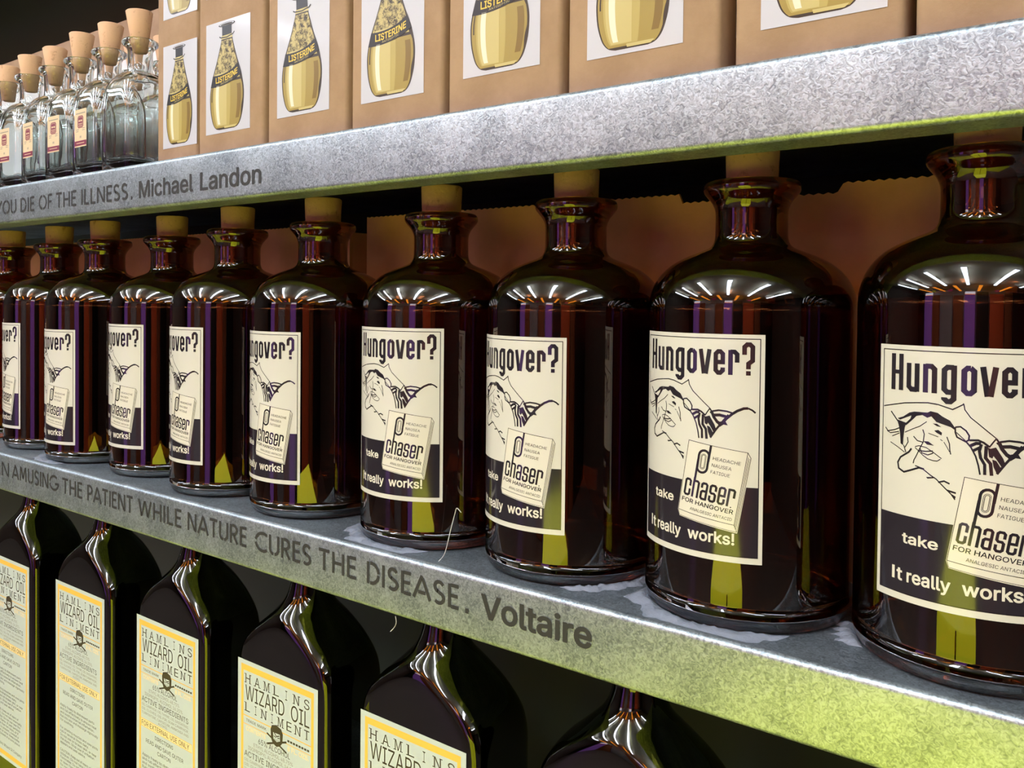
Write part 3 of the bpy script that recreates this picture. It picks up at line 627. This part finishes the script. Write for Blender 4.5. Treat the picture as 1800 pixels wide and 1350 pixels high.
    para = ['Apply freely to distressed parts', 'and rub effectively to ensure heat', 'and soothe external inflamation.', 'Rub into skin and massage vigorously', 'for soothing.', '',
            'For smarting muscles and sore joints', 'rub in several times daily.', 'Do not use on broken skin, or near', 'the eyes. Stop use if irritation', 'appears and seek advice.', '',
            'CAUTION. Keep out of reach of', 'children. Do not take internally.', 'Flammable. Do not use near fire', 'or open flame. If pain persists', 'for more than ten days, or if', 'redness is present, consult a', 'physician at once. Keep bottle', 'tightly closed in a cool place.', '']
    y = 127.6
    for ln in para:
        if ln: A.text(ln, 10, min(86, 10+len(ln)*2.15), y, 2.5, K, 1)
        y += 3.9
    A.text('Hamlins Wizard Oil Company', 18, 80, 213, 3.2, K, 1)
    def mp(x, y, l): return ((x-W/2)/1000-.0028, -HBD-.00015-.00007*l, -y/1000)
    return A.mesh('label', mp)
lp = thing('liniment_bottle', (0, 0, 0), 'x', 'bottle')
obj('glass_body', lin_me, lp, mats=[olive]); obj('label', liniment_label(), lp, (0, 0, .575-.2905), [hpaper, hink, hgrey, horange, hpale])
llab = ['dark green liniment bottle under the word THE, farthest, at the left edge', 'dark green liniment bottle under the word PATIENT, second from the left', 'dark green liniment bottle under WHILE and NATURE, third from the left', 'dark green liniment bottle under the word CURES, fourth from left',
        'dark green liniment bottle under the word DISEASE, only top of label in view', 'dark green bottle shoulder below the word Voltaire, its label out of view', 'nearest dark green bottle, only a shoulder under the lime-tinted shelf end']
for i, x in enumerate([-1.009, -.851, -.6945, -.5405, -.3965, -.2430, -.0900]):
    b = lp if i == 0 else copy_tree(lp); b.location = (x+.0025, .4485, LOW); tag(b, llab[i], 'bottle', 'dark green liniment bottles on the lower shelf')
# ------------------------------------------------------------------ kraft boxes on the upper shelf
def printed_sheet():
    A = Art(); W, H = 59., 90.; names = ['white', 'dk', 'g', 'gl', 'gw', 'gt', 'y', 'k']; cx = 28.5
    A.rect(0, 0, W, H, 0, 0)
    pr = [(2.6, 10), (3.6, 14), (6, 17), (10, 19.4), (18, 21.8), (27, 22.7), (34, 22.3), (41, 20.6), (46, 19), (52, 16.4), (58, 13.6), (66, 10.4), (73, 7.8), (75, 7.4)]
    pr = catmull(pr, 3)
    def hw(v):
        for (a0, b0), (a1, b1) in zip(pr, pr[1:]):
            if a0 <= v <= a1: return b0+(b1-b0)*(v-a0)/(a1-a0+1e-9)
        return pr[-1][1]
    Y = lambda v: H-v
    outl = [(cx-b, Y(a)) for a, b in pr]+[(cx+b, Y(a)) for a, b in pr[::-1]]
    A.poly(outl, 1, 1)
    def band(v0, v1, f0, f1, m, lay, n=24):
        vs = []; 
        for k in range(n+1):
            v = v0+(v1-v0)*k/n; w = hw(v); vs += [(cx+f0(v)*w, Y(v)), (cx+f1(v)*w, Y(v))]
        A.tri(vs, [(2*k, 2*k+1, 2*k+3, 2*k+2) for k in range(n)], m, lay)
    band(4.2, 40, lambda v: -.955, lambda v: .93-.05*max(0, math.sin((v-12)*.25)), 2, 2)
    band(5.5, 39, lambda v: -.80, lambda v: .22, 8, 3); band(6, 39, lambda v: -.74, lambda v: .0, 3, 4)
    band(7, 38.5, lambda v: -.64, lambda v: -.46, 4, 5)
    band(10, 37, lambda v: .62, lambda v: .84, 9, 3)
    band(26, 38, lambda v: -.90, lambda v: -.86, 1, 3); band(3.4, 5.2, lambda v: -.2, lambda v: .85, 3, 3)
    band(44, 74, lambda v: -.93, lambda v: .90, 5, 2); band(42, 48, lambda v: -.8, lambda v: .85, 3, 3)
    rnd = random.Random(3)
    for k in range(70):
        v = rnd.uniform(48, 72); w = hw(v)*.82; x = cx+rnd.uniform(-1, 1)*w; r = rnd.uniform(.8, 1.9); a0 = rnd.uniform(0, 360)
        A.line([(x+r*math.cos(math.radians(a0+t_)), Y(v)+r*.8*math.sin(math.radians(a0+t_))) for t_ in (0, 35, 70, 105, 140)], rnd.uniform(.25, .5), 1 if k % 3 else 3, 4)
    # black band, bowed and climbing to the right
    lo = lambda t_: 36.0+5.0*t_+5.5*(t_-.42)**2*2; n = 18; vs = []
    for k in range(n+1):
        t_ = k/n; v = lo(t_); v2 = v+9.2; x0 = cx-hw(v)+t_*2*hw(v); x1 = cx-hw(v2)+t_*2*hw(v2); vs += [(x0, Y(v)), (x1, Y(v2))]
    A.tri(vs, [(2*k, 2*k+1, 2*k+3, 2*k+2) for k in range(n)], 7, 5)
    def fn(x, y): t_ = (x-(cx-21))/42; return (x, y-(lo(t_)-36.0))
    A.text('LISTERINE', cx-14.5, cx+14.5, Y(39.2), 4.6, 6, 6, bold=.022, fn=fn); A.text('ANTISEPTIC', cx-8, cx+8, Y(37.1), 1.3, 3, 6, fn=fn)
    # collar and black cap
    A.tri([(cx-7.6, Y(75)), (cx+7.6, Y(75)), (cx+6.8, Y(78)), (cx-6.8, Y(78))], [(0, 1, 2, 3)], 3, 2)
    A.line([(cx-10, Y(77.6)), (cx-8, Y(76.6)), (cx, Y(76)), (cx+8, Y(77.4)), (cx+10, Y(79))], .9, 7, 3)
    A.tri([(cx-6.2, Y(77.8)), (cx+6.4, Y(78)), (cx+6.2, Y(86)), (cx-6.4, Y(86))], [(0, 1, 2, 3)], 7, 3)
    el = [(cx+11*math.cos(t_), Y(86.4)-1.7*math.sin(t_)) for t_ in [2*math.pi*k/24 for k in range(24)]]
    A.poly(el, 7, 4); A.poly([(cx+(x-cx)*.88, Y(86.6)+(y-Y(86.4))*.66) for x, y in el], 0, 5); A.poly([(cx+(x-cx)*.74, Y(86.4)+(y-Y(86.4))*.5) for x, y in el], 1, 6)
    def mp(x, y, l): return (x/1000, -.0003-.00006*l, (H-y)/1000)
    return A.mesh('printed_sheet', mp)
sheet_me = printed_sheet()
for m in (white, gold_d, gold, gold_l, gold_w, gold_t, yel, blk, gold_m, gold_k): sheet_me.materials.append(m)
edges = [(-.7018, -.6400, 'narrow kraft box beside the cork-topped clear bottles'), (-.6390, -.5487, 'kraft box second from the left, two printed sheets one above another'), (-.5473, -.4548, 'third kraft box from the left, above the end of the word Landon'),
         (-.4537, -.3645, 'kraft box fourth from the left, gap showing on its right'), (-.3635, -.2734, 'kraft box fifth from the left, black band cut by the photo top'), (-.2722, -.1762, 'kraft box with frayed bottom edge, sixth from the left'),
         (-.1717, -.0885, 'kraft box second from the right edge of the photo'), (-.0874, .0020, 'rightmost kraft box, no printed sheet in view')]
zs = [.1297, .1346, .1373, .1363, .1400, .1368, .1355, .136]; sl = [-.6915, -.6277, -.5352, -.4431, -.3504, -.2588, -.1580, None]
YBX = .4125
for i, (x0, x1, lab) in enumerate(edges):
    x1 -= .0035 if i else .001
    w = (x1-x0)/2; t = thing('kraft_box', ((x0+x1)/2, YBX+.05, UP), lab, 'box', 'kraft boxes on the upper shelf')
    obj('box_body', box('box_body', -w, w, -.05, .05, 0, .262, .003, 3), t, mats=[card])
    if sl[i] is None: continue
    for k in range(2):
        if k and i > 1: break
        s = obj('printed_sheet', sheet_me, t, (sl[i]-(x0+x1)/2, -.05, zs[i]-UP+k*.111))
        if i == 0: s.scale = (.86, 1, .98)
    if i == 5:
        s = obj('printed_sheet', sheet_me, t, (w+.0001, -.03, zs[i]-UP+.004)); s.rotation_euler = (0, 0, math.pi/2)
# ------------------------------------------------------------------ clear cork-topped bottles
def sec(hw, pw, z, n=72):
    out = []
    for k in range(n):
        t = 2*math.pi*k/n; c, s = math.cos(t), math.sin(t); R = hw*((abs(c))**pw+(abs(s))**pw)**(-1/pw); out.append((R*c, R*s, z))
    return out
def clear_body():
    h = .0268
    o = [sec(h*.9, 7, 0), sec(h*.97, 8, .0008), sec(h, 9, .003), sec(h, 9, .03), sec(h, 9, .060)]
    for k in range(1, 11):
        a_ = math.radians(9*k); r = .0125+(h-.0125)*math.cos(a_)**.85 if k < 10 else .0125; o.append(sec(r, 9-6.9*(k/10)**1.3, .064+.036*math.sin(a_)))
    o += [sec(.0115, 2, .104), sec(.0113, 2, .110), sec(.0115, 2, .1225), sec(.0130, 2, .1255), sec(.0158, 2, .1275), sec(.0170, 2, .1293), sec(.0166, 2, .1315), sec(.0150, 2, .1325), sec(.0118, 2, .1325), sec(.0105, 2, .1310)]
    i = [sec(.0090, 2, .105), sec(.0100, 2, .0985)]
    for k in range(9, -1, -1):
        a_ = math.radians(9*k); r = .0105+(h-.0026-.0105)*math.cos(a_)**.85; i.append(sec(r, 9-6.9*(k/10)**1.3, .063+.034*math.sin(a_)))
    i += [sec(h-.0026, 8, .03), sec(h-.0028, 7, .018), sec(h-.0045, 5, .0125), sec(h-.010, 3.5, .0100), sec(h-.018, 2.5, .0092)]
    return loft('glass_body', o+i)
cp = thing('clear_bottle', (0, 0, 0), 'x', 'bottle')
obj('glass_body', clear_body(), cp, mats=[clear]); obj('cork', cork_mesh(.0066, .0123, .040), cp, (0, 0, .1195), [cork])
A = Art(); A.rect(0, 0, 24, 37, 0, 0); [A.rect(3+k*3.2, 3.4, 5.4+k*3.2, 4.6, 2, 1) for k in range(6)]
rr = [(12+sx*(6-c), 12.5+sy*(6-d)) for sx, sy, q in ((1, 1, 0), (-1, 1, 1), (-1, -1, 0), (1, -1, 1)) for c, d in (((0, 2), (2, 0)) if not q else ((2, 0), (0, 2)))]
A.poly(rr, 1, 1); A.line([(12+(x-12)*.8, 12.5+(y-12.5)*.8) for x, y in rr], .35, 0, 2, closed=True); A.rect(8.4, 10.6, 11.4, 12.2, 0, 2); A.rect(12.2, 10.6, 15.6, 12.2, 0, 2); A.rect(8, 14, 16, 14.6, 0, 2); A.rect(9, 15.6, 15, 16.1, 0, 2)
A.rect(3, 19.6, 9, 20.2, 2, 1); A.rect(3, 21.4, 8, 22.0, 2, 1); A.rect(16, 18.8, 21, 19.4, 2, 1); A.rect(15.5, 20.6, 21, 21.2, 2, 1); A.rect(10.6, 26.2, 11.4, 28.4, 2, 1); A.rect(12.2, 26.2, 13.6, 28.4, 2, 1)
A.rect(0, 31, 24, 35.8, 1, 1); A.rect(4, 33, 20, 33.7, 0, 2)
clab = A.mesh('label', lambda x, y, l: ((x-12)/1000, -.0269-.00006*l, -y/1000))
for m in (beige, maroon, hgrey): clab.materials.append(m)
lo_ = obj('label', clab, cp, (-.004, 0, .070))
xs = [-.7895, -.8475, -.9045, -.9610, -1.0190, -1.0760]; zc = [.1205, .1190, .1195, .1145, .1150, .1120]
cl = ['clear glass bottle without a label, right against the kraft boxes', 'clear corked bottle with beige and maroon label, second from the kraft boxes', 'clear corked bottle above ILLNESS, third from the kraft boxes', 'clear corked bottle fourth from the kraft boxes, cork pressed lower', 'clear corked bottle second from the left edge', 'clear corked bottle cut by the left edge of the photo']
cuts_ = []
for i, x in enumerate(xs):
    b = cp if i == 0 else copy_tree(cp); b.location = (x, .4465, UP); b.rotation_euler = (0, 0, math.radians([0, -1, 1, -2, 1, 0][i]))
    tag(b, cl[i], 'bottle', 'clear corked bottles on the upper shelf')
    for c in b.children:
        if c.name.startswith('cork'): c.location.z = zc[i]; c.rotation_euler = (math.radians([2, -1, 2, 0, -2, 1][i]), math.radians([1, 2, -1, 3, 1, 0][i]), i)
for i, x in enumerate([-.7860, -.8440, -.9030, -.9600, -1.0190, -1.0770]):
    b = copy_tree(cp); b.location = (x, .5065, UP); tag(b, 'clear back-row bottle, hidden behind the ' + ['unlabelled front bottle', 'second front bottle from the boxes', 'third front bottle from the boxes', 'fourth front bottle from the boxes', 'front bottle second from the left edge', 'front bottle at the left edge'][i], 'bottle', 'clear corked bottles in the back row')
    for c in [k for k in b.children if k.name.startswith('label')]: bpy.data.objects.remove(c)
bpy.data.objects.remove(lo_)
carton(-1.60, -.66, .55, .71, UP, .338, 'tall brown carton behind the clear corked bottles', m=card, teeth=False)
tall = [o_ for o_ in COL.objects if o_.name.startswith('storage_carton') and o_.location.z > 0][0]
obj('pale_brightening_sheet', box('pale_brightening_sheet', -.46, .46, -.0812, -.0802, .004, .175), tall, mats=[brightener])  # pale sheet added behind the clear bottles to brighten their glass
